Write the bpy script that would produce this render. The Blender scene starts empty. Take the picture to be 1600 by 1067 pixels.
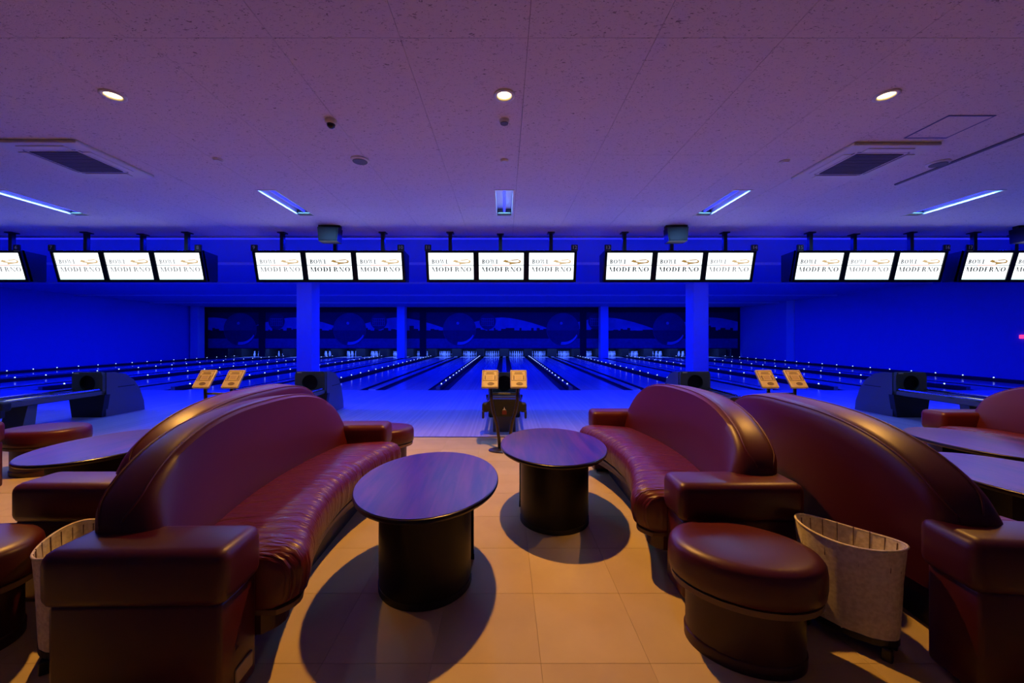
import bpy, bmesh, math, random
from mathutils import Vector, Matrix
random.seed(7)
S = bpy.context.scene
C = S.collection
PI = math.pi
def col3(c): return (c[0], c[1], c[2], 1.0)

# ------------------------------------------------------------------ camera
CAMH = 1.34
cd = bpy.data.cameras.new('camera'); cam = bpy.data.objects.new('camera', cd); C.objects.link(cam)
cam.location = (0, 0, CAMH); cam.rotation_euler = (PI/2, 0, 0)
cd.sensor_width = 36; cd.lens = 14.0; cd.shift_x = 0.0075; cd.shift_y = -0.0034
cd.clip_start = 0.05; cd.clip_end = 200
S.camera = cam
# ------------------------------------------------------------------ world, exposure
w = bpy.data.worlds.new('world'); S.world = w; w.use_nodes = True
w.node_tree.nodes['Background'].inputs[0].default_value = (0.01, 0.01, 0.02, 1)
w.node_tree.nodes['Background'].inputs[1].default_value = 0.0
S.view_settings.view_transform = 'Standard'; S.view_settings.look = 'None'
S.view_settings.exposure = 0.0; S.view_settings.gamma = 1.0; S.view_settings.use_curve_mapping = False

CEIL = 3.45
P = 3.4                                   # pitch of one pair of lanes
WL, WR, YB, YF = -20.9, 16.2, -4.0, 30.8  # room: left, right, behind the camera, far end
FOUL = 10.22; APP = 5.37; PIN = 28.5; MASK = 27.3
WARM = (1.0, 0.46, 0.09); BLUE = (0.0, 0.006, 1.0)
def lamp(name, typ, loc, energy, color, rot=(0,0,0), **kw):
    d = bpy.data.lights.new(name, typ); d.energy = energy; d.color = color
    for k, v in kw.items(): setattr(d, k, v)
    o = bpy.data.objects.new(name, d); C.objects.link(o); o.location = loc; o.rotation_euler = rot
    return o
# blacklight rows above the lanes (their tubes and valances are built below)
VAL = [(8.24, 1150), (11.1, 500), (15.0, 1500), (19.3, 1400), (23.4, 1000)]  # first row is an added one, put in to light the approach
for y, e in VAL:
    lamp('blacklight_row', 'AREA', ((WL+WR)/2, y+0.16, CEIL-0.035), e, BLUE, (0.12, 0, 0),
         shape='RECTANGLE', size=WR-WL-6.0, size_y=0.10)
lamp('pin_deck_light', 'AREA', ((-5.5*P+4.5*P)/2, MASK+0.35, 1.55), 1500, (0.06, 0.15, 1.0), (0.55, 0, 0),
     shape='RECTANGLE', size=10*P, size_y=0.12)

# ------------------------------------------------------------------ materials
def mat(name, base, rough=0.5, metal=0.0, emit=None, estr=0.0, spec=0.5, coat=0.0, bump=None, var=None, trans=0.0):
    m = bpy.data.materials.new(name); m.use_nodes = True
    nt = m.node_tree; b = nt.nodes['Principled BSDF']
    b.inputs['Base Color'].default_value = col3(base); b.inputs['Roughness'].default_value = rough
    b.inputs['Metallic'].default_value = metal; b.inputs['Specular IOR Level'].default_value = spec
    b.inputs['Coat Weight'].default_value = coat; b.inputs['Coat Roughness'].default_value = 0.08
    if emit: b.inputs['Emission Color'].default_value = col3(emit); b.inputs['Emission Strength'].default_value = estr
    tc = nt.nodes.new('ShaderNodeTexCoord')
    if bump:
        sc, st, dist = bump
        n = nt.nodes.new('ShaderNodeTexNoise'); n.inputs['Scale'].default_value = sc; n.inputs['Detail'].default_value = 4
        nt.links.new(tc.outputs['Object'], n.inputs['Vector'])
        bp = nt.nodes.new('ShaderNodeBump'); bp.inputs['Strength'].default_value = st; bp.inputs['Distance'].default_value = dist
        nt.links.new(n.outputs['Fac'], bp.inputs['Height']); nt.links.new(bp.outputs['Normal'], b.inputs['Normal'])
    if var:
        sc, c2 = var
        n = nt.nodes.new('ShaderNodeTexNoise'); n.inputs['Scale'].default_value = sc; n.inputs['Detail'].default_value = 5
        nt.links.new(tc.outputs['Object'], n.inputs['Vector'])
        mx = nt.nodes.new('ShaderNodeMix'); mx.data_type = 'RGBA'
        mx.inputs['A'].default_value = col3(base); mx.inputs['B'].default_value = col3(c2)
        nt.links.new(n.outputs['Fac'], mx.inputs['Factor']); nt.links.new(mx.outputs['Result'], b.inputs['Base Color'])
    return m
def nodes(m): return m.node_tree, m.node_tree.nodes, m.node_tree.links, m.node_tree.nodes['Principled BSDF']

M = {}
M['leather'] = mat('red_leather', (0.078, 0.0055, 0.008), 0.40, bump=(260, 0.10, 0.002), var=(3.0, (0.058, 0.004, 0.006)))
# seat leather: soft creases running across the cushion
m = mat('creased_red_leather', (0.10, 0.007, 0.010), 0.36); nt, N, L, b = nodes(m)
tc = N.new('ShaderNodeTexCoord'); mp = N.new('ShaderNodeMapping'); mp.inputs['Scale'].default_value = (2.2, 14, 2)
n1 = N.new('ShaderNodeTexNoise'); n1.inputs['Scale'].default_value = 1.6; n1.inputs['Detail'].default_value = 3; n1.inputs['Distortion'].default_value = 0.8
L.new(tc.outputs['UV'], mp.inputs['Vector']); L.new(mp.outputs['Vector'], n1.inputs['Vector'])
bp = N.new('ShaderNodeBump'); bp.inputs['Strength'].default_value = 0.9; bp.inputs['Distance'].default_value = 0.03
L.new(n1.outputs['Fac'], bp.inputs['Height']); L.new(bp.outputs['Normal'], b.inputs['Normal']); M['crease'] = m
M['piping'] = mat('leather_piping', (0.08, 0.006, 0.008), 0.4)
M['stool_base'] = mat('dark_leather_base', (0.04, 0.004, 0.005), 0.42)
M['trim_tan'] = mat('tan_trim_band', (0.16, 0.09, 0.045), 0.5)
M['black'] = mat('black_plastic', (0.008, 0.008, 0.01), 0.45)
M['black_gloss'] = mat('black_gloss', (0.006, 0.006, 0.008), 0.22)
M['dkgrey'] = mat('dark_grey_plastic', (0.07, 0.08, 0.065), 0.5)
M['gutter'] = mat('gutter_plastic', (0.005, 0.005, 0.007), 0.6, spec=0.2)
M['cap'] = mat('divider_cap', (0.012, 0.012, 0.02), 0.4)
M['shell'] = mat('grey_shell_plastic', (0.11, 0.11, 0.15), 0.38)
M['chrome'] = mat('chrome', (0.7, 0.7, 0.72), 0.16, 1.0)
M['steel'] = mat('painted_steel', (0.15, 0.145, 0.14), 0.4, 0.3)
M['pole_brown'] = mat('bronze_pole', (0.05, 0.035, 0.018), 0.35, 0.5)
M['console'] = mat('beige_console', (0.43, 0.36, 0.20), 0.45)
M['console_line'] = mat('console_print', (0.13, 0.09, 0.05), 0.5)
M['console_mid'] = mat('console_display', (0.34, 0.26, 0.15), 0.4)
M['white_plastic'] = mat('white_plastic', (0.62, 0.60, 0.58), 0.5)
M['grille'] = mat('ac_grille', (0.10, 0.09, 0.10), 0.6)
M['speaker_mesh'] = mat('speaker_mesh', (0.09, 0.085, 0.095), 0.6)
M['wall'] = mat('wall_blue_lit', (0.22, 0.25, 0.50), 0.75, bump=(90, 0.1, 0.002))  # blue of the blacklights is mixed into this wall colour
M['backwall'] = mat('rear_wall', (0.30, 0.24, 0.20), 0.8)
M['column'] = mat('column_paint', (0.62, 0.60, 0.60), 0.7, bump=(120, 0.1, 0.002))
M['slab'] = mat('ceiling_slab', (0.12, 0.11, 0.11), 0.9)
M['subfloor'] = mat('subfloor', (0.06, 0.055, 0.05), 0.8)
M['darkpit'] = mat('pit_black', (0.004, 0.004, 0.006), 0.8)
M['valance'] = mat('valance_paint', (0.72, 0.72, 0.74), 0.6)
M['tube'] = mat('blacklight_tube', (0.05, 0.05, 0.3), 0.4, emit=(0.03, 0.03, 1.0), estr=1.0)
M['reflector'] = mat('lamp_reflector', (0.75, 0.78, 0.85), 0.35)
M['lens'] = mat('lamp_lens', (1, 0.9, 0.6), 0.3, emit=(1.0, 0.70, 0.26), estr=9)
M['marker'] = mat('marker_lamp', (0.6, 0.7, 0.9), 0.3, emit=(0.45, 0.62, 1.0), estr=2.6)
M['pin'] = mat('pin_white', (0.80, 0.80, 0.80), 0.25, coat=0.4)
M['pin_red'] = mat('pin_stripe', (0.5, 0.02, 0.02), 0.3)
M['number'] = mat('number_cream', (0.75, 0.68, 0.50), 0.5)
M['red_badge'] = mat('red_badge', (0.10, 0.012, 0.012), 0.4)
M['exit_red'] = mat('red_lamp', (0.5, 0.02, 0.1), 0.4, emit=(1.0, 0.05, 0.25), estr=1.2)
M['hatch_frame'] = mat('hatch_frame', (0.10, 0.10, 0.28), 0.5)
M['rail'] = mat('rail_metal', (0.16, 0.14, 0.15), 0.45, 0.4)
def emis(name, c, s):
    m = bpy.data.materials.new(name); m.use_nodes = True; nt = m.node_tree; nt.nodes.clear()
    e = nt.nodes.new('ShaderNodeEmission'); e.inputs[0].default_value = col3(c); e.inputs[1].default_value = s
    o = nt.nodes.new('ShaderNodeOutputMaterial'); nt.links.new(e.outputs[0], o.inputs[0]); return m
M['screen'] = emis('lit_screen', (0.90, 0.97, 1.0), 1.9)
M['screen_edge'] = emis('screen_bright_edge', (0.70, 1.0, 1.05), 1.3)
for i, v in enumerate((0.02, 0.12, 0.30)): M['ink%d' % i] = emis('screen_ink', (v, v, v*1.02), 1.0)
M['gold0'] = emis('screen_gold', (0.42, 0.24, 0.06), 1.0); M['gold1'] = emis('screen_gold_pale', (0.70, 0.50, 0.26), 1.0)
M['redline'] = emis('screen_red', (0.75, 0.16, 0.06), 1.0)
M['darkline'] = emis('screen_line', (0.02, 0.05, 0.045), 1.0)
# flat print of the masking panels
for nme, c in (('sky', (0.3, 0.4, 0.62)), ('sky_dark', (0.02, 0.02, 0.045)), ('city', (0.008, 0.008, 0.02)), ('water', (0.09, 0.11, 0.26)),
               ('ball', (0.06, 0.09, 0.18)), ('ball_low', (0.03, 0.035, 0.09)), ('ball_shine', (0.4, 0.5, 0.75)), ('emblem', (0.015, 0.03, 0.11)),
               ('emblem_line', (0.2, 0.26, 0.42))):
    M['p_'+nme] = mat('print_'+nme, c, 0.6, var=(4.5 if nme in ('water', 'ball_low', 'city') else 1.6, tuple(x*0.25 for x in c)))
# table wood
m = mat('mahogany', (0.05, 0.012, 0.012), 0.33, coat=0.12); nt, N, L, b = nodes(m)
tc = N.new('ShaderNodeTexCoord'); mp = N.new('ShaderNodeMapping'); mp.inputs['Scale'].default_value = (9, 0.7, 1)
n1 = N.new('ShaderNodeTexNoise'); n1.inputs['Scale'].default_value = 2.2; n1.inputs['Detail'].default_value = 8; n1.inputs['Distortion'].default_value = 1.2
cr = N.new('ShaderNodeValToRGB'); cr.color_ramp.elements[0].position = 0.32; cr.color_ramp.elements[0].color = (0.022, 0.006, 0.008, 1)
cr.color_ramp.elements[1].position = 0.72; cr.color_ramp.elements[1].color = (0.11, 0.022, 0.022, 1)
L.new(tc.outputs['Object'], mp.inputs['Vector']); L.new(mp.outputs['Vector'], n1.inputs['Vector']); L.new(n1.outputs['Fac'], cr.inputs['Fac'])
L.new(cr.outputs['Color'], b.inputs['Base Color']); b.inputs['Coat Roughness'].default_value = 0.22; M['table'] = m
M['table_edge'] = mat('table_edge', (0.012, 0.006, 0.005), 0.28)
M['table_base'] = mat('table_base_laminate', (0.006, 0.003, 0.004), 0.42, spec=0.3)
# floor tile with per-tile tint
m = mat('floor_tile', (0.5, 0.4, 0.3), 0.60, spec=0.22); nt, N, L, b = nodes(m)
oi = N.new('ShaderNodeObjectInfo'); tc = N.new('ShaderNodeTexCoord')
n1 = N.new('ShaderNodeTexNoise'); n1.inputs['Scale'].default_value = 3.5; n1.inputs['Detail'].default_value = 6
L.new(tc.outputs['Object'], n1.inputs['Vector'])
ad = N.new('ShaderNodeMath'); ad.operation = 'MULTIPLY_ADD'; ad.inputs[1].default_value = 0.35
L.new(oi.outputs['Random'], ad.inputs[0]); L.new(n1.outputs['Fac'], ad.inputs[2])
cr = N.new('ShaderNodeValToRGB'); cr.color_ramp.elements[0].position = 0.25; cr.color_ramp.elements[0].color = (0.48, 0.36, 0.15, 1)
cr.color_ramp.elements[1].position = 1.1; cr.color_ramp.elements[1].color = (0.60, 0.47, 0.22, 1)
L.new(ad.outputs[0], cr.inputs['Fac']); L.new(cr.outputs['Color'], b.inputs['Base Color']); M['tile'] = m
# wood strips of approach and lanes (strips far narrower than a few pixels)
def wood(name, c1, c2, rough, strip):
    m = mat(name, c1, rough, coat=0.0); nt, N, L, b = nodes(m)
    tc = N.new('ShaderNodeTexCoord'); sp = N.new('ShaderNodeSeparateXYZ'); L.new(tc.outputs['Object'], sp.inputs[0])
    mu = N.new('ShaderNodeMath'); mu.operation = 'MULTIPLY'; mu.inputs[1].default_value = 1/strip; L.new(sp.outputs['X'], mu.inputs[0])
    fl = N.new('ShaderNodeMath'); fl.operation = 'FLOOR'; L.new(mu.outputs[0], fl.inputs[0])
    wn = N.new('ShaderNodeTexWhiteNoise'); wn.noise_dimensions = '1D'; L.new(fl.outputs[0], wn.inputs['W'])
    mx = N.new('ShaderNodeMix'); mx.data_type = 'RGBA'; mx.inputs['A'].default_value = col3(c1); mx.inputs['B'].default_value = col3(c2)
    L.new(wn.outputs['Value'], mx.inputs['Factor']); L.new(mx.outputs['Result'], b.inputs['Base Color']); return m
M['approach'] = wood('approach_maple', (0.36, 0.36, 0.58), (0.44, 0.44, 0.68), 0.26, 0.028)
M['lane'] = wood('lane_maple', (0.42, 0.38, 0.36), (0.52, 0.47, 0.44), 0.16, 0.027)
# pitted ceiling board
m = mat('pitted_ceiling_board', (0.62, 0.55, 0.56), 0.85); nt, N, L, b = nodes(m)
ge = N.new('ShaderNodeNewGeometry'); mp = N.new('ShaderNodeMapping'); mp.inputs['Scale'].default_value = (34, 62, 1)
n1 = N.new('ShaderNodeTexNoise'); n1.inputs['Scale'].default_value = 1.0; n1.inputs['Detail'].default_value = 3; n1.inputs['Distortion'].default_value = 1.5
cr = N.new('ShaderNodeValToRGB'); cr.color_ramp.elements[0].position = 0.30; cr.color_ramp.elements[0].color = (0.22, 0.19, 0.19, 1)
cr.color_ramp.elements[1].position = 0.40; cr.color_ramp.elements[1].color = (0.68, 0.62, 0.62, 1)
L.new(ge.outputs['Position'], mp.inputs['Vector']); L.new(mp.outputs['Vector'], n1.inputs['Vector']); L.new(n1.outputs['Fac'], cr.inputs['Fac'])
L.new(cr.outputs['Color'], b.inputs['Base Color'])
bp = N.new('ShaderNodeBump'); bp.inputs['Strength'].default_value = 0.5; bp.inputs['Distance'].default_value = 0.004
L.new(n1.outputs['Fac'], bp.inputs['Height']); L.new(bp.outputs['Normal'], b.inputs['Normal']); M['board'] = m
M['lane_ceiling'] = mat('lane_ceiling_blue_lit', (0.24, 0.27, 0.52), 0.85)  # base colour tinted blue to carry part of the blacklight glow
# hamper cloth
m = mat('hamper_cloth', (0.60, 0.52, 0.36), 0.85); nt, N, L, b = nodes(m)
tc = N.new('ShaderNodeTexCoord'); wv = N.new('ShaderNodeTexNoise'); wv.inputs['Scale'].default_value = 60; wv.inputs['Detail'].default_value = 4
L.new(tc.outputs['Object'], wv.inputs['Vector'])
cr = N.new('ShaderNodeValToRGB'); cr.color_ramp.elements[0].position = 0.35; cr.color_ramp.elements[0].color = (0.66, 0.58, 0.38, 1)
cr.color_ramp.elements[1].position = 0.65; cr.color_ramp.elements[1].color = (0.86, 0.79, 0.58, 1)
L.new(wv.outputs['Fac'], cr.inputs['Fac']); L.new(cr.outputs['Color'], b.inputs['Base Color']); M['cloth'] = m

# ------------------------------------------------------------------ mesh helpers
def finish(bm, smooth=False):
    me = bpy.data.meshes.new('mesh'); bmesh.ops.recalc_face_normals(bm, faces=bm.faces)
    bm.to_mesh(me); bm.free()
    if smooth:
        for p in me.polygons: p.use_smooth = True
    return me
def obj(name, bm, material, parent=None, smooth=False, loc=None):
    me = finish(bm, smooth) if isinstance(bm, bmesh.types.BMesh) else bm
    me.name = name
    if material is not None and not me.materials: me.materials.append(M[material] if isinstance(material, str) else material)
    o = bpy.data.objects.new(name, me); C.objects.link(o)
    if parent: o.parent = parent
    if loc: o.location = loc
    return o
def tag(o, label, cat, group=None):
    o['label'] = label; o['category'] = cat
    if group: o['group'] = group
    return o
def struct(o): o['kind'] = 'structure'; return o
def empty(name, loc=(0,0,0), rz=0):
    o = bpy.data.objects.new(name, None); C.objects.link(o); o.location = loc; o.rotation_euler = (0,0,rz); o.empty_display_size = 0.1
    return o
def thing(name, label, cat, loc=(0,0,0), rz=0, group=None): return tag(empty(name, loc, rz), label, cat, group)
def copy_tree(o, parent=None):
    c = o.copy(); C.objects.link(c)
    if parent: c.parent = parent
    for ch in o.children: copy_tree(ch, c)
    return c
def box(x0, x1, y0, y1, z0, z1, bev=0, seg=2, bm=None):
    own = bm is None
    t = bmesh.new()
    v = [t.verts.new(p) for p in ((x0,y0,z0),(x1,y0,z0),(x1,y1,z0),(x0,y1,z0),(x0,y0,z1),(x1,y0,z1),(x1,y1,z1),(x0,y1,z1))]
    for f in ((3,2,1,0),(4,5,6,7),(0,1,5,4),(1,2,6,5),(2,3,7,6),(3,0,4,7)): t.faces.new([v[i] for i in f])
    if bev: bmesh.ops.bevel(t, geom=list(t.edges), offset=bev, segments=seg, profile=0.5, affect='EDGES', clamp_overlap=True)
    if own: return t
    me = bpy.data.meshes.new('t'); t.to_mesh(me); t.free(); bm.from_mesh(me); bpy.data.meshes.remove(me); return bm
def rings(bm, rs, cap=True, closed=True):
    vs = [[bm.verts.new(p) for p in r] for r in rs]
    n = len(vs[0])
    for a, b2 in zip(vs[:-1], vs[1:]):
        for i in range(n if closed else n-1):
            j = (i+1) % n; bm.faces.new((a[i], a[j], b2[j], b2[i]))
    if cap: bm.faces.new(vs[0][::-1]); bm.faces.new(vs[-1])
    return bm
def lathe(prof, n=24, sx=1.0, sy=1.0, bm=None, off=(0,0,0), cap=True):
    bm = bm or bmesh.new()
    return rings(bm, [[(off[0]+r*sx*math.cos(2*PI*k/n), off[1]+r*sy*math.sin(2*PI*k/n), off[2]+z) for k in range(n)] for r, z in prof], cap)
def tube(pts, r, n=10, bm=None):
    bm = bm or bmesh.new(); pts = [Vector(p) for p in pts]; rs = []
    for i, p in enumerate(pts):
        d = (pts[min(i+1, len(pts)-1)] - pts[max(i-1, 0)]).normalized()
        up = Vector((0,0,1)) if abs(d.z) < 0.9 else Vector((0,1,0))
        a = d.cross(up).normalized(); b2 = a.cross(d).normalized()
        rs.append([p + (a*math.cos(2*PI*k/n) + b2*math.sin(2*PI*k/n))*r for k in range(n)])
    return rings(bm, rs)
def prism(poly, y0, y1, bm=None):           # polygon in x,z extruded along y
    bm = bm or bmesh.new()
    return rings(bm, [[(x, y0, z) for x, z in poly], [(x, y1, z) for x, z in poly]])
def prism_x(poly, x0, x1, bm=None):         # polygon in y,z extruded along x
    bm = bm or bmesh.new()
    return rings(bm, [[(x0, y, z) for y, z in poly], [(x1, y, z) for y, z in poly]])
def smooth_by(me, ang=40):
    for p in me.polygons: p.use_smooth = True
    try: me.set_sharp_from_angle(angle=math.radians(ang))
    except Exception: pass
    return me
def sm(bm, ang=40): return smooth_by(finish(bm), ang)

# ------------------------------------------------------------------ the setting
floor = struct(obj('floor', box(WL, WR, YB, APP, -0.25, -0.012), 'subfloor'))
T = 0.45; X0, Y0 = 0.15, 1.64
tile_me = sm(box(-T/2+0.0003, T/2-0.0003, -T/2+0.0003, T/2-0.0003, -0.012, 0, 0.0012, 1), 20)
tile_me.materials.append(M['tile'])
rest = bmesh.new()
for i in range(-9, 9):
    for j in range(-2, 8):
        o = obj('floor_tile', tile_me, None, floor, loc=(X0+(i+0.5)*T, Y0+(j+0.5)*T, 0))
tx0, tx1, ty0, ty1 = X0-9*T, X0+9*T, Y0-2*T, Y0+8*T
for (a, b2, c, d) in ((WL, tx0, YB, APP), (tx1, WR, YB, APP), (tx0, tx1, YB, ty0), (tx0, tx1, ty1, APP)):
    x = a
    while x < b2-1e-4:
        y = c; x2 = min(X0+math.floor((x-X0)/T+1.0001)*T, b2)
        while y < d-1e-4:
            y2 = min(Y0+math.floor((y-Y0)/T+1.0001)*T, d)
            box(x+0.0012, x2-0.0012, y+0.0012, y2-0.0012, -0.012, 0, bm=rest); y = y2
        x = x2
r = obj('floor_tile_field', rest, 'tile', floor); r['kind'] = 'stuff'
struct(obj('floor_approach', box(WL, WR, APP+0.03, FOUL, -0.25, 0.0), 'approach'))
struct(obj('trim_1', box(WL, WR, APP, APP+0.03, -0.25, 0.004, 0.002, 1), 'pole_brown'))
struct(obj('floor_lane_bed', box(WL, WR, FOUL, YF, -0.30, -0.12), 'subfloor'))
struct(obj('floor_walkway_left', box(WL, -5.5*P-0.27, FOUL, YF, -0.12, 0.0), 'lane'))
struct(obj('floor_walkway_right', box(4.5*P+0.27, WR, FOUL, YF, -0.12, 0.0), 'lane'))
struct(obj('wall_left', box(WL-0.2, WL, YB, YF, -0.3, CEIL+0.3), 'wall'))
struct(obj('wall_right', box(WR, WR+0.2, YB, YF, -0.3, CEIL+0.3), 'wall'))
struct(obj('wall_back', box(WL-0.2, WR+0.2, YB-0.2, YB, -0.3, CEIL+0.3), 'backwall'))
struct(obj('wall_far', box(WL-0.2, WR+0.2, YF, YF+0.2, -0.3, CEIL+0.3), 'darkpit'))
ceiling = struct(obj('ceiling', box(WL-0.2, WR+0.2, YB-0.2, YF+0.2, CEIL+0.28, CEIL+0.45), 'slab'))
# recessed fixtures leave openings in the ceiling boards
UVX = [-7.25, -3.4, 0.0, 3.4, 7.0]; UV0, UV1, UVW = 5.68, 6.86, 0.13
DL = [(-3.4, 3.46), (0.0, 3.46), (3.32, 3.46)]
AC = [(-5.02, 4.70), (4.24, 4.76)]
HOLES = [(x-UVW, x+UVW, UV0, UV1) for x in UVX] + [(x-0.06, x+0.06, y-0.06, y+0.06) for x, y in DL]
def board(x0, x1, y0, y1):
    hs = [h for h in HOLES if h[0] < x1 and h[1] > x0 and h[2] < y1 and h[3] > y0]
    xs = sorted({x0, x1} | {q for h in hs for q in h[:2] if x0 < q < x1}); ys = sorted({y0, y1} | {q for h in hs for q in h[2:] if y0 < q < y1})
    bm = bmesh.new()
    for a, b2 in zip(xs[:-1], xs[1:]):
        for c, d in zip(ys[:-1], ys[1:]):
            mx, my = (a+b2)/2, (c+d)/2
            if any(h[0] < mx < h[1] and h[2] < my < h[3] for h in hs): continue
            box(a, b2, c, d, CEIL, CEIL+0.012, bm=bm)
    return bm
g = 0.0018; CX, CY = 0.168, 2.8
for i in range(-13, 13):
    for j in range(-1, 3):
        obj('ceiling_board', board(CX+i*0.9+g, CX+(i+1)*0.9-g, CY+j*1.8+g, CY+(j+1)*1.8-g), 'board', ceiling)
bx0, bx1, by0, by1 = CX-13*0.9, CX+13*0.9, CY-1.8, CY+3*1.8
for a in ((WL, bx0, YB, by1), (bx1, WR, YB, by1), (bx0, bx1, YB, by0)):
    obj('ceiling_board_field', box(a[0], a[1], a[2], a[3], CEIL, CEIL+0.012), 'board', ceiling)
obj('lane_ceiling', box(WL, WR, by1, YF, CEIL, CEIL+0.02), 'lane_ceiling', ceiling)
# valances hiding the blacklight tubes; the one nearest the monitors is added
WORD = ['first', 'second', 'third', 'fourth', 'fifth']
for k, (y, e) in enumerate(VAL):
    v = thing('light_valance', 'long pale ceiling valance hiding blacklight tubes, %s row from the monitors' % WORD[k], 'valance', (0, y, CEIL), 0, 'blacklight valances over the lanes')
    hgt = 0.03 if k == 0 else 0.07
    obj('valance_board', box(WL+0.05, WR-0.05, 0, 0.03, -hgt, 0), 'valance', v)
    obj('blacklight_tube', tube([(WL+0.3, 0.16, -0.018), (WR-0.3, 0.16, -0.018)], 0.014, 8), 'tube', v)
# columns
def column(name_no, x, y, wx, wy):
    o = obj('column', box(x-wx/2, x+wx/2, y, y+wy, 0, CEIL, 0.012, 1), 'column'); return o
for lab, x, y in (('square pale column standing mid lane behind the lane 9 and 10 monitors', -6.84, 13.6), ('square pale column standing mid lane behind the lane 13 and 14 monitors', 6.72, 13.6),
             ('far square column at the pins on the lane 9 side of the centre lanes', -6.84, 26.3), ('far square column at the pins on the lane 13 side of the centre lanes', 6.62, 26.3), ('far column beside the dark blue wall at the lane 1 side', -20.5, 26.3)):
    c = obj('column', box(-0.26, 0.26, 0, 0.6, 0 if y < 20 or x < -19 else 0.0, CEIL, 0.012, 1), 'column', loc=(x, y, 0)); tag(c, lab, 'column')
pl = struct(obj('trim_2', box(WR-0.06, WR, 22.2, 22.8, 0, CEIL), 'column'))
# ------------------------------------------------------------------ lanes
LW = (0.33, P/2-0.27)                     # lane from / to, measured from the pair centre
def gutter_bm(x0, x1, y0, y1):
    n = 6; w2 = (x1-x0)/2; cx = (x0+x1)/2; bm = bmesh.new()
    prof = [(x0, 0)] + [(cx-w2*math.cos(PI*k/n), -0.005-0.075*math.sin(PI*k/n)) for k in range(n+1)] + [(x1, 0), (x1, -0.1), (x0, -0.1)]
    return prism(prof, y0, y1, bm)
lane_me = finish(box(-(LW[1]-LW[0])/2, (LW[1]-LW[0])/2, FOUL, PIN+1.2, -0.12, 0.0)); lane_me.materials.append(M['lane'])
gw_o, gw_c = 0.222, 0.232
go_me = finish(gutter_bm(0, gw_o, FOUL+0.02, PIN+1.2)); go_me.materials.append(M['gutter'])
gc_me = finish(gutter_bm(0, gw_c, FOUL+0.02, PIN+1.2)); gc_me.materials.append(M['gutter'])
arrow_me = finish(prism([(-0.03, 0), (0.03, 0), (0, 0.0)] , 0, 0.001)) if False else None
pin_prof = [(0.026, 0), (0.0345, 0.03), (0.050, 0.09), (0.0605, 0.145), (0.055, 0.19), (0.037, 0.235), (0.024, 0.275), (0.0235, 0.30), (0.030, 0.33), (0.0325, 0.35), (0.027, 0.37), (0.012, 0.38)]
pin_me = finish(lathe(pin_prof, 10), True); pin_me.materials.append(M['pin'])
for pair in range(-5, 5):
    for s in (-1, 1):
        no = 11 + 2*pair + (s > 0); cx = pair*P + s*(LW[0]+LW[1])/2
        ln = obj('bowling_lane', lane_me, None, loc=(cx, 0, 0)); hw = (LW[1]-LW[0])/2
        tag(ln, 'glossy wooden bowling lane running to the pins below the lane %d sign' % no, 'bowling lane', 'bowling lanes')
        if s > 0:
            obj('gutter', go_me, None, ln, loc=(hw, 0, 0)); obj('gutter', gc_me, None, ln, loc=(-hw-gw_c, 0, 0))
        else:
            obj('gutter', go_me, None, ln, loc=(-hw-gw_o, 0, 0)); obj('gutter', gc_me, None, ln, loc=(hw, 0, 0))
        for row in range(4):
            for q in range(row+1):
                pn = obj('bowling_pin', pin_me, None, loc=(cx+(q-row/2)*0.3048, PIN+row*0.264, 0))
                tag(pn, 'white bowling pin racked on the pin decks under the skyline masking', 'bowling pin', 'racked bowling pins')
    # cap of the underground ball track between the two lanes of a pair
    t = obj('ball_track_cover', box(-0.095, 0.095, FOUL, PIN, -0.12, 0.03, 0.012, 2), 'lane', loc=(pair*P, 0, 0))
    tag(t, 'raised wooden ball track cover between lanes %d and %d' % (11+2*pair, 12+2*pair), 'ball track', 'ball track covers')
mk_me = finish(lathe([(0.015, 0), (0.017, 0.010), (0.014, 0.022), (0.006, 0.027)], 8), True); mk_me.materials.append(M['marker'])
post_me = None
for k in range(-5, 6):
    x = (k-0.5)*P
    a, b2 = 10+2*k, 11+2*k
    lab = 'dark lane divider dotted with small lamps between lanes %d and %d' % (a, b2)
    if k == -5: lab = 'dark lane divider dotted with small lamps along the outer side of lane 1'
    if k == 5: lab = 'dark lane divider dotted with small lamps along the outer side of lane 20'
    d = thing('lane_divider', lab, 'lane divider', (x, 0, 0), 0, 'lamp dotted lane dividers')
    obj('divider_cap', box(-0.045, 0.045, FOUL, PIN, -0.12, 0.095, 0.01, 2), 'cap', d)
    obj('end_plate', box(-0.05, 0.05, FOUL-0.02, FOUL, 0.0, 0.10, 0.006, 1), 'steel', d)
    if k in (-5, 5):
        s = -1 if k == -5 else 1
        obj('side_rail', box(min(s*0.045, s*0.27), max(s*0.045, s*0.27), FOUL, PIN, -0.12, 0.02), 'gutter', d)
    for q in range(21):
        obj('marker_lamp', mk_me, None, d, loc=(0, FOUL+0.55+q*0.84, 0.095))
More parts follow.
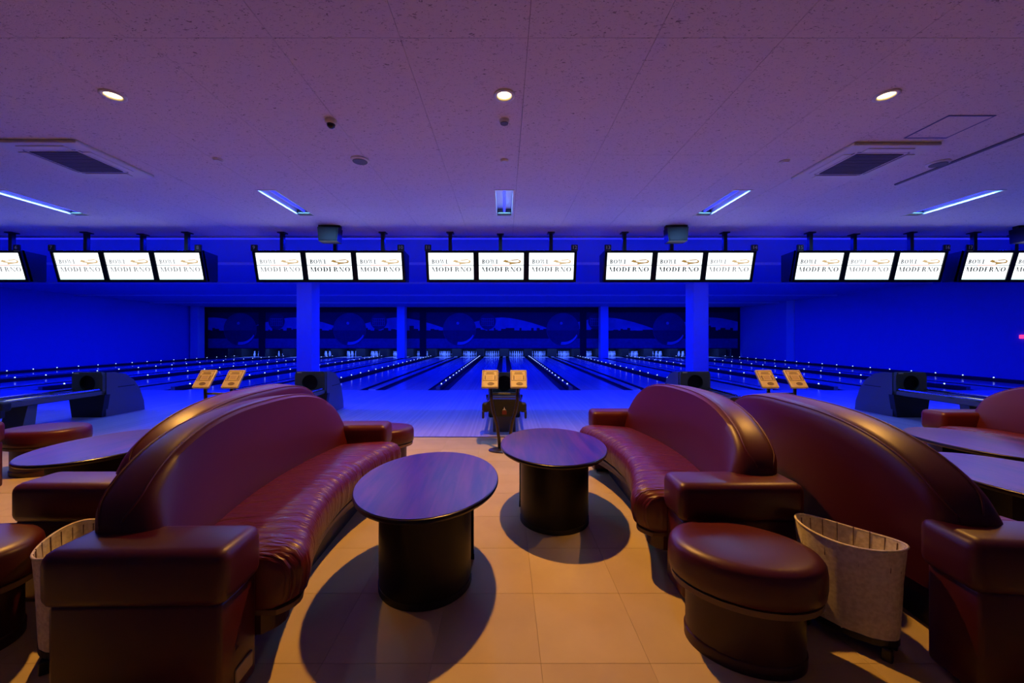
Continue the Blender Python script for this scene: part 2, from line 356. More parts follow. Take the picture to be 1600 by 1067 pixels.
# pin deck surround and masking units
struct(obj('wall_pit', box(-5.5*P-0.3, 4.5*P+0.3, PIN+1.27, PIN+1.35, 0, 1.6), 'darkpit'))
kb_me = finish(box(-0.26, 0.26, PIN-0.55, PIN+1.24, 0.05, 1.2)); kb_me.materials.append(M['darkpit'])
for k in range(-5, 6):
    tag(obj('pit_partition', kb_me, None, loc=((k-0.5)*P, 0, 0)), 'black kickback panel closing the pin deck at the end of the divider before lane %d' % (11+2*k), 'panel', 'black kickback panels')
kc_me = finish(box(-0.32, 0.32, PIN-0.25, PIN+1.24, 0.035, 1.2)); kc_me.materials.append(M['darkpit'])
for k in range(-5, 5):
    tag(obj('pit_partition', kc_me, None, loc=(k*P, 0, 0)), 'black kickback panel at the end of the ball track between lanes %d and %d' % (11+2*k, 12+2*k), 'panel', 'black kickback panels')
MZ0, MZ1 = 0.60, 3.10
bars = [-20.3, -16.6, -5.57, 5.40, 16.0]
balls = [-18.1, -10.6, -3.07, 4.02, 11.3]; ems = [-15.6, -8.6, -1.14, 6.3, 13.5]
def disc(r, n=32, y0=-0.004, y1=0.0, a0=0, a1=2*PI, sx=1.0):
    full = abs(a1-a0-2*PI) < 1e-6
    return prism([(sx*r*math.cos(a0+(a1-a0)*k/n), r*math.sin(a0+(a1-a0)*k/n)) for k in range(n if full else n+1)], y0, y1)
mlab = ['at the lane 1 end', 'over lanes 5 to 10', 'over centre lanes 11 and 12', 'at the lane 20 end']
for q in range(4):
    x0, x1 = bars[q]+(0.22 if q else 0), bars[q+1]-(0.22 if q < 3 else 0)
    mu = thing('masking_unit', 'printed night skyline masking panel above the pins %s' % mlab[q], 'masking panel', (0, MASK, 0), 0, 'skyline masking panels')
    obj('panel_board', box(x0, x1, 0, 0.05, MZ0, MZ1), 'p_sky_dark', mu)
    # lit sky between dark corners
    bm = bmesh.new()
    for px in [-20.0, -14.4, -7.3, -0.2, 6.95, 14.2]:
        for (ax, w2, h2) in ((px, 3.3, 0.62),):
            pts = []
            for k in range(25):
                t = -1+2*k/24; xx = min(max(ax+w2*t, x0), x1)
                tt = (xx-ax)/w2
                if abs(tt) <= 1: pts.append((xx, 2.75-0.78*abs(tt)**1.6))
            pts = [p for i2, p in enumerate(pts) if i2 == 0 or p[0]-pts[i2-1][0] > 1e-3]
            if len(pts) > 2: prism([(pts[0][0], 1.85)] + [(pts[-1][0], 1.85)] + pts[::-1], -0.006, 0, bm)
    if len(bm.faces): obj('printed_sky', bm, 'p_sky', mu)
    # skyline silhouette: one stepped outline
    pts = [(x0, 1.30)]; x = x0
    while x < x1-0.05:
        w2 = random.uniform(0.10, 0.34); h2 = 1.83 + random.choice((0, 0.03, 0.08, 0.14, 0.2, 0.42*random.random()))
        x2 = min(x+w2, x1); pts += [(x, h2), (x2, h2)]; x = x2
    pts.append((x1, 1.30)); obj('printed_skyline', prism(pts, -0.012, -0.006), 'p_city', mu)
    obj('printed_water', box(x0, x1, -0.010, -0.004, MZ0+0.06, 1.30), 'p_water', mu)
    for bxc in balls:
        if not (x0 < bxc < x1): continue
        bb = obj('printed_ball', disc(1.13, 40, -0.020, -0.012), 'p_ball', mu, loc=(bxc, 0, 1.93))
        obj('ball_reflection', disc(1.10, 24, -0.024, -0.020, PI*1.02, PI*1.98), 'p_ball_low', bb)
        obj('ball_crescent', prism([(1.06*math.cos(a), 1.06*math.sin(a)) for a in [PI*(1.45+0.42*k/12) for k in range(13)]] + [(0.96*math.cos(a)+0.04, 0.86*math.sin(a)) for a in [PI*(1.87-0.42*k/12) for k in range(13)]], -0.028, -0.024), 'p_ball_shine', bb)
        obj('ball_highlight', disc(0.10, 16, -0.028, -0.024), 'p_ball_shine', bb, loc=(-0.12, 0, 0.42))
    for ex in ems:
        if not (x0 < ex < x1): continue
        em = obj('printed_emblem', disc(0.56, 32, -0.030, -0.022), 'p_emblem', mu, loc=(ex, 0, 2.47))
        lb = bmesh.new()
        for k in range(-3, 4):
            hh = math.sqrt(0.5**2-(k*0.13)**2)*0.75; box(k*0.13-0.025, k*0.13+0.025, -0.034, -0.030, -hh*0.9, hh*0.55, bm=lb)
        for zz in (-0.28, 0.0, 0.2): box(-0.42, 0.42, -0.034, -0.030, zz-0.02, zz+0.02, bm=lb)
        obj('emblem_lines', lb, 'p_emblem_line', em)
for q in (1, 2, 3):
    tag(obj('masking_post', box(-0.22, 0.22, -0.04, 0.12, 0.05, MZ1), 'darkpit', loc=(bars[q], MASK, 0)), 'black post between masking panels, %s from the lane 1 side' % WORD[q-1], 'post', 'black masking posts')
struct(obj('pit_spill_filler_left', box(WL, -5.5*P-0.28, MASK+0.06, MASK+0.12, 0, CEIL), 'darkpit'))  # added black filler, stops pin deck light spilling past the masking
struct(obj('pit_spill_filler_right', box(4.5*P+0.28, WR, MASK+0.06, MASK+0.12, 0, CEIL), 'darkpit'))  # same added light stop on the other side
struct(obj('wall_above_pins', box(-5.5*P-0.28, 4.5*P+0.28, MASK+0.06, MASK+0.12, MZ1-0.3, CEIL), 'darkpit'))

# ------------------------------------------------------------------ ceiling fixtures
for k, x in enumerate(UVX):
    lab = ['beside the lane 7 monitors', 'before the lane 9 monitors', 'in line with the centre downlight', 'before the lane 13 monitors', 'beyond the ceiling rail'][k]
    f = thing('blacklight_troffer', 'recessed blacklight strip glowing blue in the ceiling %s' % lab, 'ceiling light', (x, UV0, CEIL), 0, 'blacklight strips in the ceiling')
    Ln = UV1-UV0; bm = bmesh.new()
    for a in ((-UVW, -UVW+0.006, 0, Ln, -0.004, 0.10), (UVW-0.006, UVW, 0, Ln, -0.004, 0.10), (-UVW, UVW, 0, 0.006, -0.004, 0.10), (-UVW, UVW, Ln-0.006, Ln, -0.004, 0.10), (-UVW, UVW, 0, Ln, 0.09, 0.10)): box(*a, bm=bm)
    obj('housing', bm, 'reflector', f)
    fr = bmesh.new()
    for a in ((-UVW-0.018, -UVW+0.004, -0.018, Ln+0.018), (UVW-0.004, UVW+0.018, -0.018, Ln+0.018), (-UVW, UVW, -0.018, 0.004), (-UVW, UVW, Ln-0.004, Ln+0.018)): box(*a, -0.006, 0.0, bm=fr)
    obj('frame', fr, 'white_plastic', f)
    tb = bmesh.new()
    for sx in (0,): tube([(sx, 0.05, 0.045), (sx, Ln-0.1, 0.045)], 0.022, 10, tb)
    obj('blacklight_tube', tb, 'tube', f)
    obj('tube_holder', box(-UVW+0.01, UVW-0.01, Ln-0.10, Ln-0.01, 0.0, 0.08, 0.01, 1), 'dkgrey', f)
    la = lamp('troffer_light', 'AREA', (0, Ln/2, 0.02), 26, (0.16, 0.42, 1.0), (0,0,0), shape='RECTANGLE', size=0.2, size_y=1.0); la.parent = f
for k, (x, y) in enumerate(DL):
    f = thing('downlight', 'round warm downlight shining in the ceiling %s' % ['on the side of the lane 9 monitors', 'above the two oval tables', 'near the square ceiling hatch'][k], 'downlight', (x, y, CEIL), 0, 'warm downlights')
    bm = bmesh.new(); rings(bm, [[(r*math.cos(2*PI*i/28), r*math.sin(2*PI*i/28), z) for i in range(28)] for r, z in ((0.095, 0.0), (0.095, -0.008), (0.066, -0.012), (0.060, 0.01), (0.062, 0.05))], cap=False)
    obj('trim_ring', bm, 'white_plastic', f, True)
    obj('lens', lathe([(0.060, 0.012), (0.058, 0.004), (0.04, -0.001), (0.01, -0.002)], 24), 'lens', f, True)
    la = lamp('downlight_lamp', 'SPOT', (0, 0, -0.035), (430, 430, 430)[k], WARM, (0,0,0), spot_size=math.radians(96), spot_blend=0.55, shadow_soft_size=0.045); la.parent = f
def cassette(x, y, lab):
    f = thing('ceiling_cassette', lab, 'air conditioner', (x, y, CEIL), 0, 'ceiling air conditioners'); h = 0.475
    obj('panel', box(-h, h, -h, h, -0.035, 0.0, 0.012, 2), 'white_plastic', f)
    gr = obj('intake_grille', box(-0.27, 0.27, -0.27, 0.27, -0.042, -0.034, 0.004, 1), 'grille', f)
    sl = bmesh.new()
    for i in range(13): box(-0.26, 0.26, -0.252+i*0.042, -0.246+i*0.042, -0.046, -0.041, bm=sl)
    obj('grille_bars', sl, 'speaker_mesh', gr)
    for k in range(4):
        lv = obj('louver', box(-0.26, 0.26, 0.315, 0.405, -0.043, -0.030, 0.006, 2), 'white_plastic', f); lv.rotation_euler = (0, 0, k*PI/2)
        ls = obj('slot', box(-0.29, 0.29, 0.300, 0.315, -0.0365, -0.034), 'grille', lv)
cassette(*AC[0], 'square white ceiling air conditioner with dark grille beside the lane 7 monitors')
cassette(*AC[1], 'square white ceiling air conditioner with dark grille next to the ceiling hatch')
def ceil_disc(name, x, y, r, depth, lab, cat, dark=None, group=None):
    f = thing(name, lab, cat, (x, y, CEIL), 0, group)
    obj('housing', lathe([(r, 0), (r, -depth*0.5), (r*0.8, -depth)], 24), 'white_plastic', f, False)
    if dark: obj('cover', lathe([(r*0.78, -depth), (r*0.74, -depth-0.006)], 24), dark, f)
ceil_disc('smoke_detector', 0, 3.86, 0.05, 0.03, 'small round detector just beyond the centre downlight', 'detector', 'speaker_mesh')
ceil_disc('sprinkler_head', 0, 4.72, 0.05, 0.02, 'small flat disc between the centre downlight and the centre blacklight', 'sprinkler', 'white_plastic')
ceil_disc('sprinkler_head', -3.38, 4.70, 0.055, 0.02, 'small pale disc beyond the downlight on the lane 9 side', 'sprinkler', 'white_plastic')
ceil_disc('sprinkler_head', 3.34, 4.75, 0.055, 0.02, 'small pale disc beside the air conditioner by the hatch', 'sprinkler', 'white_plastic')
ceil_disc('ceiling_speaker', -1.71, 4.72, 0.11, 0.02, 'round ceiling speaker with dark mesh beyond the dome camera', 'speaker', 'speaker_mesh')
ceil_disc('ceiling_speaker', 5.23, 4.80, 0.11, 0.02, 'round ceiling speaker with dark mesh beside the ceiling rail', 'speaker', 'speaker_mesh')
f = thing('dome_camera', 'small dome camera on the ceiling between two downlights', 'camera', (-1.68, 3.86, CEIL))
obj('housing', lathe([(0.055, 0), (0.055, -0.03), (0.045, -0.04)], 20), 'white_plastic', f); obj('dome', lathe([(0.04, -0.038), (0.036, -0.06), (0.02, -0.075), (0.004, -0.08)], 16), 'black_gloss', f, True)
f = thing('ceiling_hatch', 'square access hatch outlined by a thin blue frame in the ceiling', 'hatch', (4.435, 3.985, CEIL))
bm = bmesh.new()
for a in ((-0.225, -0.21, -0.215, 0.215), (0.21, 0.225, -0.215, 0.215), (-0.21, 0.21, -0.215, -0.2), (-0.21, 0.21, 0.2, 0.215)): box(*a, -0.006, 0, bm=bm)
obj('frame', bm, 'hatch_frame', f); obj('panel', box(-0.21, 0.21, -0.2, 0.2, -0.004, 0), 'board', f)
f = thing('ceiling_rail', 'thin dark partition rail running along the ceiling past a round speaker', 'rail', (5.36, 0, CEIL))
obj('track', box(-0.02, 0.02, 2.5, 5.46, -0.018, 0, 0.004, 1), 'rail', f); obj('slot', box(-0.006, 0.006, 2.5, 5.46, -0.0195, -0.0175), 'black', f)
lamp_exit = tag(obj('exit_lamp', box(-0.02, 0.02, -0.16, 0.16, -0.06, 0.06, 0.01, 1), 'exit_red', loc=(WR-0.02, 12.35, 1.38)), 'small red lamp glowing on the blue side wall', 'lamp')

# ------------------------------------------------------------------ lettering for the screens (tall contrast serif capitals, unit height)
def arc(cx, cz, rx, rz, a0, a1, n): return [(cx+rx*math.cos(math.radians(a0+(a1-a0)*k/n)), cz+rz*math.sin(math.radians(a0+(a1-a0)*k/n))) for k in range(n+1)]
def strip_poly(outer, inner): return [[outer[i], outer[i+1], inner[i+1], inner[i]] for i in range(len(outer)-1)]
def R(x0, z0, x1, z1): return [(x0, z0), (x1, z0), (x1, z1), (x0, z1)]
tk, th = 0.24, 0.09
def bowl(x, z0, z1, w2): return strip_poly(arc(x, (z0+z1)/2, w2, (z1-z0)/2, -90, 90, 8), arc(x, (z0+z1)/2, w2-tk, (z1-z0)/2-th, -90, 90, 8))
GL = {
 'O': (0.92, strip_poly(arc(0.46, 0.5, 0.46, 0.5, 0, 360, 20), arc(0.46, 0.5, 0.46-tk, 0.5-th, 0, 360, 20))),
 'B': (0.72, [R(0.08, 0, 0.08+tk, 1), R(0, 0, 0.36, th), R(0, 1-th, 0.36, 1)] + bowl(0.32, 0, 0.54, 0.40) + bowl(0.32, 0.48, 1, 0.35)),
 'D': (0.86, [R(0.08, 0, 0.08+tk, 1), R(0, 0, 0.36, th), R(0, 1-th, 0.36, 1)] + bowl(0.34, 0, 1, 0.52)),
 'R': (0.84, [R(0.08, 0, 0.08+tk, 1), R(0, 0, 0.36, th), R(0, 1-th, 0.36, 1)] + bowl(0.34, 0.46, 1, 0.36) + [[(0.40, 0.50), (0.58, 0.50), (0.86, 0), (0.64, 0)]]),
 'E': (0.68, [R(0.08, 0, 0.08+tk, 1), R(0, 0, 0.62, th), R(0, 1-th, 0.60, 1), R(0.2, 0.48, 0.46, 0.48+th), R(0.57, 0, 0.62, 0.26), R(0.55, 0.76, 0.60, 1), R(0.42, 0.38, 0.46, 0.64)]),
 'L': (0.64, [R(0.08, 0, 0.08+tk, 1), R(0, 0, 0.60, th), R(0, 1-th, 0.36, 1), R(0.55, 0, 0.60, 0.28)]),
 'N': (0.92, [R(0.12, 0, 0.12+th, 1), R(0, 0, 0.30, th), [(0.04, 1), (0.28, 1), (0.84, 0), (0.66, 0)], R(0.78, 0, 0.78+th, 1), R(0.66, 1-th, 0.96, 1)]),
 'M': (1.10, [R(0.12, 0, 0.12+th, 1), R(0, 0, 0.30, th), [(0.05, 1), (0.28, 1), (0.62, 0), (0.48, 0)], [(0.55, 0), (0.60, 0), (0.90, 1), (0.83, 1)], R(0.82, 0, 0.82+tk, 1), R(0.72, 0, 1.12, th)]),
 'W': (1.20, [[(0.04, 1), (0.26, 1), (0.46, 0), (0.34, 0)], [(0.40, 0), (0.45, 0), (0.64, 1), (0.58, 1)], [(0.48, 1), (0.70, 1), (0.88, 0), (0.76, 0)], [(0.82, 0), (0.87, 0), (1.08, 1), (1.02, 1)], R(0, 1-th, 0.32, 1), R(0.94, 1-th, 1.2, 1)]),
}
def text_bm(txt, x0, x1, z0, h, y0, y1):
    tot = sum(GL[c][0] for c in txt) + 0.16*(len(txt)-1); s = (x1-x0)/tot; bm = bmesh.new(); x = x0
    for c in txt:
        wd, polys = GL[c]
        for p in polys: prism([(x+s*a, z0+h*b2) for a, b2 in p], y0, y1, bm)
        x += s*(wd+0.16)
    return bm
def digits(txt, size):
    cu = bpy.data.curves.new('digits', 'FONT'); cu.body = txt; cu.size = size; cu.align_x = 'CENTER'; cu.align_y = 'CENTER'; cu.extrude = 0.003; cu.resolution_u = 3
    o = bpy.data.objects.new('digits_tmp', cu); C.objects.link(o); bpy.context.view_layer.update()
    me = bpy.data.meshes.new_from_object(o.evaluated_get(bpy.context.evaluated_depsgraph_get())); bpy.data.objects.remove(o); me.materials.clear(); return me
# ------------------------------------------------------------------ monitor banks
SW, SH, GAP = 0.875, 0.515, 0.105
TILT = math.radians(14)
def logo_shape():
    bm = bmesh.new()
    pts = [(0, 0.02), (0.05, 0.05), (0.12, 0.03), (0.2, 0.055), (0.3, 0.06), (0.36, 0.03), (0.35, -0.01), (0.28, -0.02), (0.2, -0.03), (0.12, -0.045), (0.14, -0.012), (0.06, 0.0)]
    prism(pts, -0.0046, -0.0036, bm); return bm
logo_me = finish(logo_shape())
lw = bmesh.new(); prism([(0.10, 0.018), (0.2, 0.036), (0.31, 0.042), (0.33, 0.015), (0.27, 0.0), (0.18, 0.004)], -0.0056, -0.0046, lw); logo_in = finish(lw)
screen_me = finish(box(-SW/2, SW/2, -0.002, 0.0, -SH/2, SH/2)); screen_me.materials.append(M['screen'])
TXT = {}
for i in range(3):
    a = finish(text_bm('BOWL', -SW*0.43, -SW*0.06, 0.05, 0.082, -0.0046, -0.0036)); a.materials.append(M['ink%d' % i])
    b2 = finish(text_bm('MODERNO', -SW*0.44, SW*0.45, -0.105, 0.092, -0.0046, -0.0036)); b2.materials.append(M['ink%d' % i]); TXT[i] = (a, b2)
line_me = finish(box(-SW/2, -SW*0.20, -0.0035, -0.0025, 0.016, 0.026)); line_me.materials.append(M['darkline'])
line2_me = finish(box(SW*0.22, SW/2, -0.0035, -0.0025, 0.016, 0.026)); line2_me.materials.append(M['darkline'])
red_me = finish(box(-SW*0.20, SW*0.22, -0.0035, -0.0025, 0.015, 0.026)); red_me.materials.append(M['redline'])
eb = bmesh.new(); box(-SW/2, SW/2, -0.0035, -0.0025, -SH/2, -SH/2+0.03, bm=eb); edge_me = finish(eb); edge_me.materials.append(M['screen_edge'])
gold = [logo_me.copy(), logo_me.copy()]; gold[0].materials.append(M['gold0']); gold[1].materials.append(M['gold1'])
gin = logo_in.copy(); gin.materials.append(M['screen'])
def bank(x, n1, fade, yfront=7.74):
    b3 = thing('monitor_bank', 'black overhead bank of three lit scoring screens for lanes %d and %d' % (n1, n1+1), 'monitor bank', (x, yfront, 0), 0, 'overhead scoring monitor banks')
    fw = 3*SW+2*GAP; zc = 2.745
    piv = (0, 0.06, zc)
    def tl(o): o.location = piv; o.rotation_euler = (TILT, 0, 0); return o
    fr = bmesh.new(); hw = fw/2; hh = SH/2; e = 0.052
    for a in ((-hw-e, hw+e, hh, hh+0.045), (-hw-e, hw+e, -hh-0.05, -hh), (-hw-e, -hw, -hh, hh), (hw, hw+e, -hh, hh), (-hw+SW, -hw+SW+GAP, -hh, hh), (hw-SW-GAP, hw-SW, -hh, hh)):
        box(a[0], a[1], -0.018, 0.06, a[2], a[3], bm=fr)
    tl(obj('bezel', fr, 'black_gloss', b3))
    # cabinet behind the screens, shallower at the bottom
    ct = math.cos(TILT); st = math.sin(TILT)
    obj('cabinet', prism_x([(0.005, zc+0.30), (0.42, zc+0.28), (0.42, zc-0.24), (0.40, zc-0.27), (0.145, zc-0.285)], -hw-e, hw+e), 'black', b3)
    for k in range(3):
        sc = tl(obj('screen', screen_me, None, b3)); sc.location = (-hw+SW/2+k*(SW+GAP), 0.06, zc)
        i = fade[k]
        obj('logo_word', TXT[i][0], None, sc); obj('logo_word', TXT[i][1], None, sc); obj('logo_line', line_me, None, sc); obj('logo_line', line2_me, None, sc); obj('logo_line', red_me, None, sc)
        gsh = obj('logo_figure', gold[1 if i else 0], None, sc, loc=(SW*0.03, 0, 0.075)); obj('logo_figure', gin, None, sc, loc=(SW*0.03, 0, 0.075)); obj('screen_edge', edge_me, None, sc)
    for k, px in enumerate((-hw*0.72, -0.02, hw*0.70)):
        obj('pole', box(px-0.035, px+0.035, 0.20 if k != 1 else 0.34, 0.27 if k != 1 else 0.41, zc+0.25, CEIL), 'black', b3)
        obj('ceiling_plate', box(px-0.07, px+0.07, 0.16 if k != 1 else 0.30, 0.31 if k != 1 else 0.45, CEIL-0.02, CEIL), 'black', b3)
    for s in (-1, 1):
        t = obj('lane_number_tag', box(-0.065, 0.065, -0.02, 0.02, -0.01, 0.115, 0.012, 2), 'black', b3, loc=(s*(hw+0.0), -0.03, zc+0.285))
        dm = digits(str(n1 if s < 0 else n1+1), 0.095); dm.materials.append(M['number'])
        d = obj('lane_number', dm, None, t, loc=(0, -0.021, 0.056)); d.rotation_euler = (PI/2, 0, 0)
    return b3
bank(-10.85, 5, (2, 1, 2)); bank(-7.34, 7, (2, 2, 2)); bank(-3.42, 9, (2, 0, 1)); bank(-0.06, 11, (1, 0, 1)); bank(3.42, 13, (0, 0, 2)); bank(7.14, 15, (1, 2, 1)); bank(10.42, 17, (0, 1, 1))
def speaker(x, lab, rz):
    f = thing('hanging_speaker', lab, 'speaker', (x, 7.5, 0), rz, 'hanging black loudspeakers')
    obj('cabinet', prism([(-0.17, 3.14), (0.17, 3.14), (0.19, 3.40), (-0.19, 3.40)], -0.12, 0.12), 'black', f)
    obj('grille', prism([(-0.15, 3.16), (0.15, 3.16), (0.165, 3.37), (-0.165, 3.37)], -0.128, -0.12), 'black', f)
    obj('bracket', box(-0.2, 0.2, -0.05, 0.05, 3.40, CEIL), 'black', f)
speaker(-3.28, 'black loudspeaker hanging above the lane 9 and 10 screens', 0.06)
speaker(3.23, 'black loudspeaker hanging above the lane 13 and 14 screens', -0.08)
speaker(9.85, 'black loudspeaker hanging above the lane 17 screens', -0.1)

# ------------------------------------------------------------------ ball returns
def ball_return(x, y, lab):
    f = thing('ball_return', lab, 'ball return', (x, y, 0), 0, 'ball returns on the approach')
    W2 = 0.24
    side = [(0.03, 0.0), (0.76, 0.0), (0.745, 0.16), (0.66, 0.40), (0.54, 0.58), (0.38, 0.70), (0.20, 0.745), (0.04, 0.75)]
    for s in (-1, 1):
        pnl = obj('side_shell', prism_x(side, s*W2, s*(W2+0.03)), 'shell', f)
        obj('side_slit', box(s*(W2+0.03)-0.002, s*(W2+0.03)+0.002, 0.24, 0.56, 0.475, 0.49), 'black', pnl)
    obj('hood', prism_x([(a+0.005, b2*0.985) for a, b2 in side], -W2, W2), 'dkgrey', f)
    # front face with round ball mouth
    bm = bmesh.new(); n = 28; ring = []
    for k in range(n):
        a = 2*PI*k/n; ring.append((0.135*math.cos(a), 0.60+0.135*math.sin(a)*1.0 - 0.03))
    def sq(a):
        c, s2 = math.cos(a), math.sin(a); q = 1/max(abs(c)/(W2+0.02), abs(s2)/0.19); return (q*c, 0.57+q*s2)
    outer = [sq(2*PI*k/n) for k in range(n)]
    rings(bm, [[(px, 0.03, pz) for px, pz in outer], [(px, -0.02, pz) for px, pz in outer], [(px, -0.02, pz) for px, pz in ring], [(px, 0.03, pz) for px, pz in ring]], cap=False)
    obj('mouth_frame', bm, 'dkgrey', f)
    bm = bmesh.new(); rings(bm, [[(px, -0.012, pz) for px, pz in ring], [(px*0.95, 0.029, 0.57+(pz-0.57)*0.95) for px, pz in ring]], cap=False)
    bm.faces.new([bm.verts.new((px*0.95, 0.028, 0.57+(pz-0.57)*0.95)) for px, pz in ring]); obj('ball_mouth', bm, 'darkpit', f)
    obj('indicator', box(-W2+0.02, -W2+0.10, -0.024, -0.018, 0.735, 0.75), 'number', f)
    obj('front_skirt', prism([(-W2-0.01, 0), (W2+0.01, 0), (W2+0.07, 0.38), (-W2-0.07, 0.38)], -0.03, 0.06), 'black', f)
    # rack reaching towards the seats
    y0, y1 = -1.42, -0.02
    obj('rack_bed', box(-0.19, 0.19, y0+0.1, y1, 0.36, 0.44, 0.02, 2), 'black', f)
    rk = bmesh.new()
    for sx in (-0.225, 0.225): tube([(sx, y1, 0.47), (sx, y0+0.12, 0.47), (sx*0.9, y0+0.02, 0.47)], 0.018, 8, rk)
    obj('rack_rail', rk, 'chrome', f)
    rk = bmesh.new()
    for sx in (-0.225, 0.225): box(min(sx, sx*1.12), max(sx, sx*1.12), y0+0.1, y1, 0.38, 0.445, bm=rk)
    obj('rack_side', rk, 'steel', f)
    eb2 = obj('rack_end', prism([(-0.24, 0.38), (-0.14, 0.29), (0.14, 0.29), (0.24, 0.38), (0.24, 0.47), (0.17, 0.52), (-0.17, 0.52), (-0.24, 0.47)], y0, y0+0.12), 'black', f)
    obj('badge', box(-0.03, 0.03, y0-0.006, y0, 0.315, 0.37, 0.005, 1), 'red_badge', eb2); obj('badge_mark', prism([(-0.025, 0.38), (0.025, 0.38), (0.008, 0.39), (0, 0.42), (-0.008, 0.39)], y0-0.010, y0-0.006), 'white_plastic', eb2)
    for s in (-1, 1):
        obj('bumper', box(min(s*0.21, s*0.30), max(s*0.21, s*0.30), y0+0.0, y0+0.14, 0.34, 0.47, 0.03, 3), 'black', f)
        obj('bumper_post', box(min(s*0.27, s*0.30), max(s*0.27, s*0.30), y0+0.0, y0+0.06, 0.26, 0.36, 0.008, 1), 'black', f)
    for yy in (y0+0.45,):
        obj('leg', prism_x([(yy-0.10, 0.0), (yy+0.06, 0.0), (yy+0.10, 0.37), (yy-0.02, 0.37)], -0.16, 0.16), 'steel', f)
    for yy in (-1.1, -0.75, -0.4): obj('rack_bar', box(-0.19, 0.19, yy-0.012, yy+0.012, 0.44, 0.46, 0.004, 1), 'shell', f)
    return f
ball_return(0, 6.75, 'dark ball return rack behind the centre score keypads')
ball_return(-3.36, 6.9, 'ball return with grey shell behind the long sofa, beside the pale column')
ball_return(-7.05, 6.75, 'ball return with grey shell and chrome rack beyond the low oval table')
ball_return(3.30, 6.9, 'ball return mostly hidden behind the arched sofa at the lane 13 side')
ball_return(6.88, 6.75, 'ball return with grey shell beside the red sofa at the lane 15 side')

# ------------------------------------------------------------------ score keypads on twin posts
def keypad_stand(x, y, lab):
    f = thing('keypad_stand', lab, 'score keypad', (x, y, 0), 0, 'score keypad stands')
    obj('base', lathe([(0.15, 0), (0.15, 0.012), (0.12, 0.022), (0.04, 0.03)], 28, 1.25, 0.8), 'pole_brown', f)
    for s in (-1, 1):
        pts = [(s*0.055, 0, 0.02), (s*0.065, 0, 0.15), (s*0.09, 0.0, 0.32), (s*0.135, 0.0, 0.48), (s*0.155, 0.0, 0.60), (s*0.158, 0.0, 0.80)]
        obj('post', tube(pts, 0.019, 10), 'pole_brown', f, True)
        k = obj('keypad', box(-0.10, 0.10, -0.125, 0.125, -0.035, 0.0, 0.012, 2), 'console', f, loc=(s*0.17, 0.0, 0.86)); k.rotation_euler = (math.radians(52), 0, 0)
        fb = bmesh.new()
        for a in ((-0.085, 0.085, 0.10, 0.106), (-0.085, 0.085, -0.032, -0.026), (-0.085, -0.079, -0.03, 0.104), (0.079, 0.085, -0.03, 0.104)): box(*a, 0.0, 0.002, bm=fb)
        obj('face_frame', fb, 'console_line', k)
        obj('display', box(-0.035, 0.035, -0.01, 0.04, 0.0, 0.002), 'console_mid', k)
        kb = bmesh.new()
        for r2 in range(3):
            for sx in (-0.066, 0.05): box(sx, sx+0.018, -0.015+r2*0.02, -0.003+r2*0.02, 0, 0.003, bm=kb)
        box(-0.055, 0.055, 0.058, 0.064, 0, 0.002, bm=kb); box(-0.045, 0.045, 0.072, 0.084, 0, 0.002, bm=kb)
        obj('key_buttons', kb, 'console_line', k)
        obj('hand_rest', lathe([(0.04, 0.0), (0.037, 0.003), (0.0, 0.001)], 20, 1, 0.55, off=(s*-0.0+0.01, -0.075, 0.0)), 'console_line', k)
    obj('cross_bar', box(-0.16, 0.16, -0.012, 0.012, 0.665, 0.69, 0.004, 1), 'dkgrey', f)
keypad_stand(0, 4.74, 'twin tan score keypads on curved posts behind the two near oval tables')
keypad_stand(-3.40, 4.74, 'twin tan score keypads rising beyond the long red sofa at the lane 9 side')
keypad_stand(3.30, 4.74, 'twin tan score keypads beyond the sofa with the arched back at the lane 13 side')

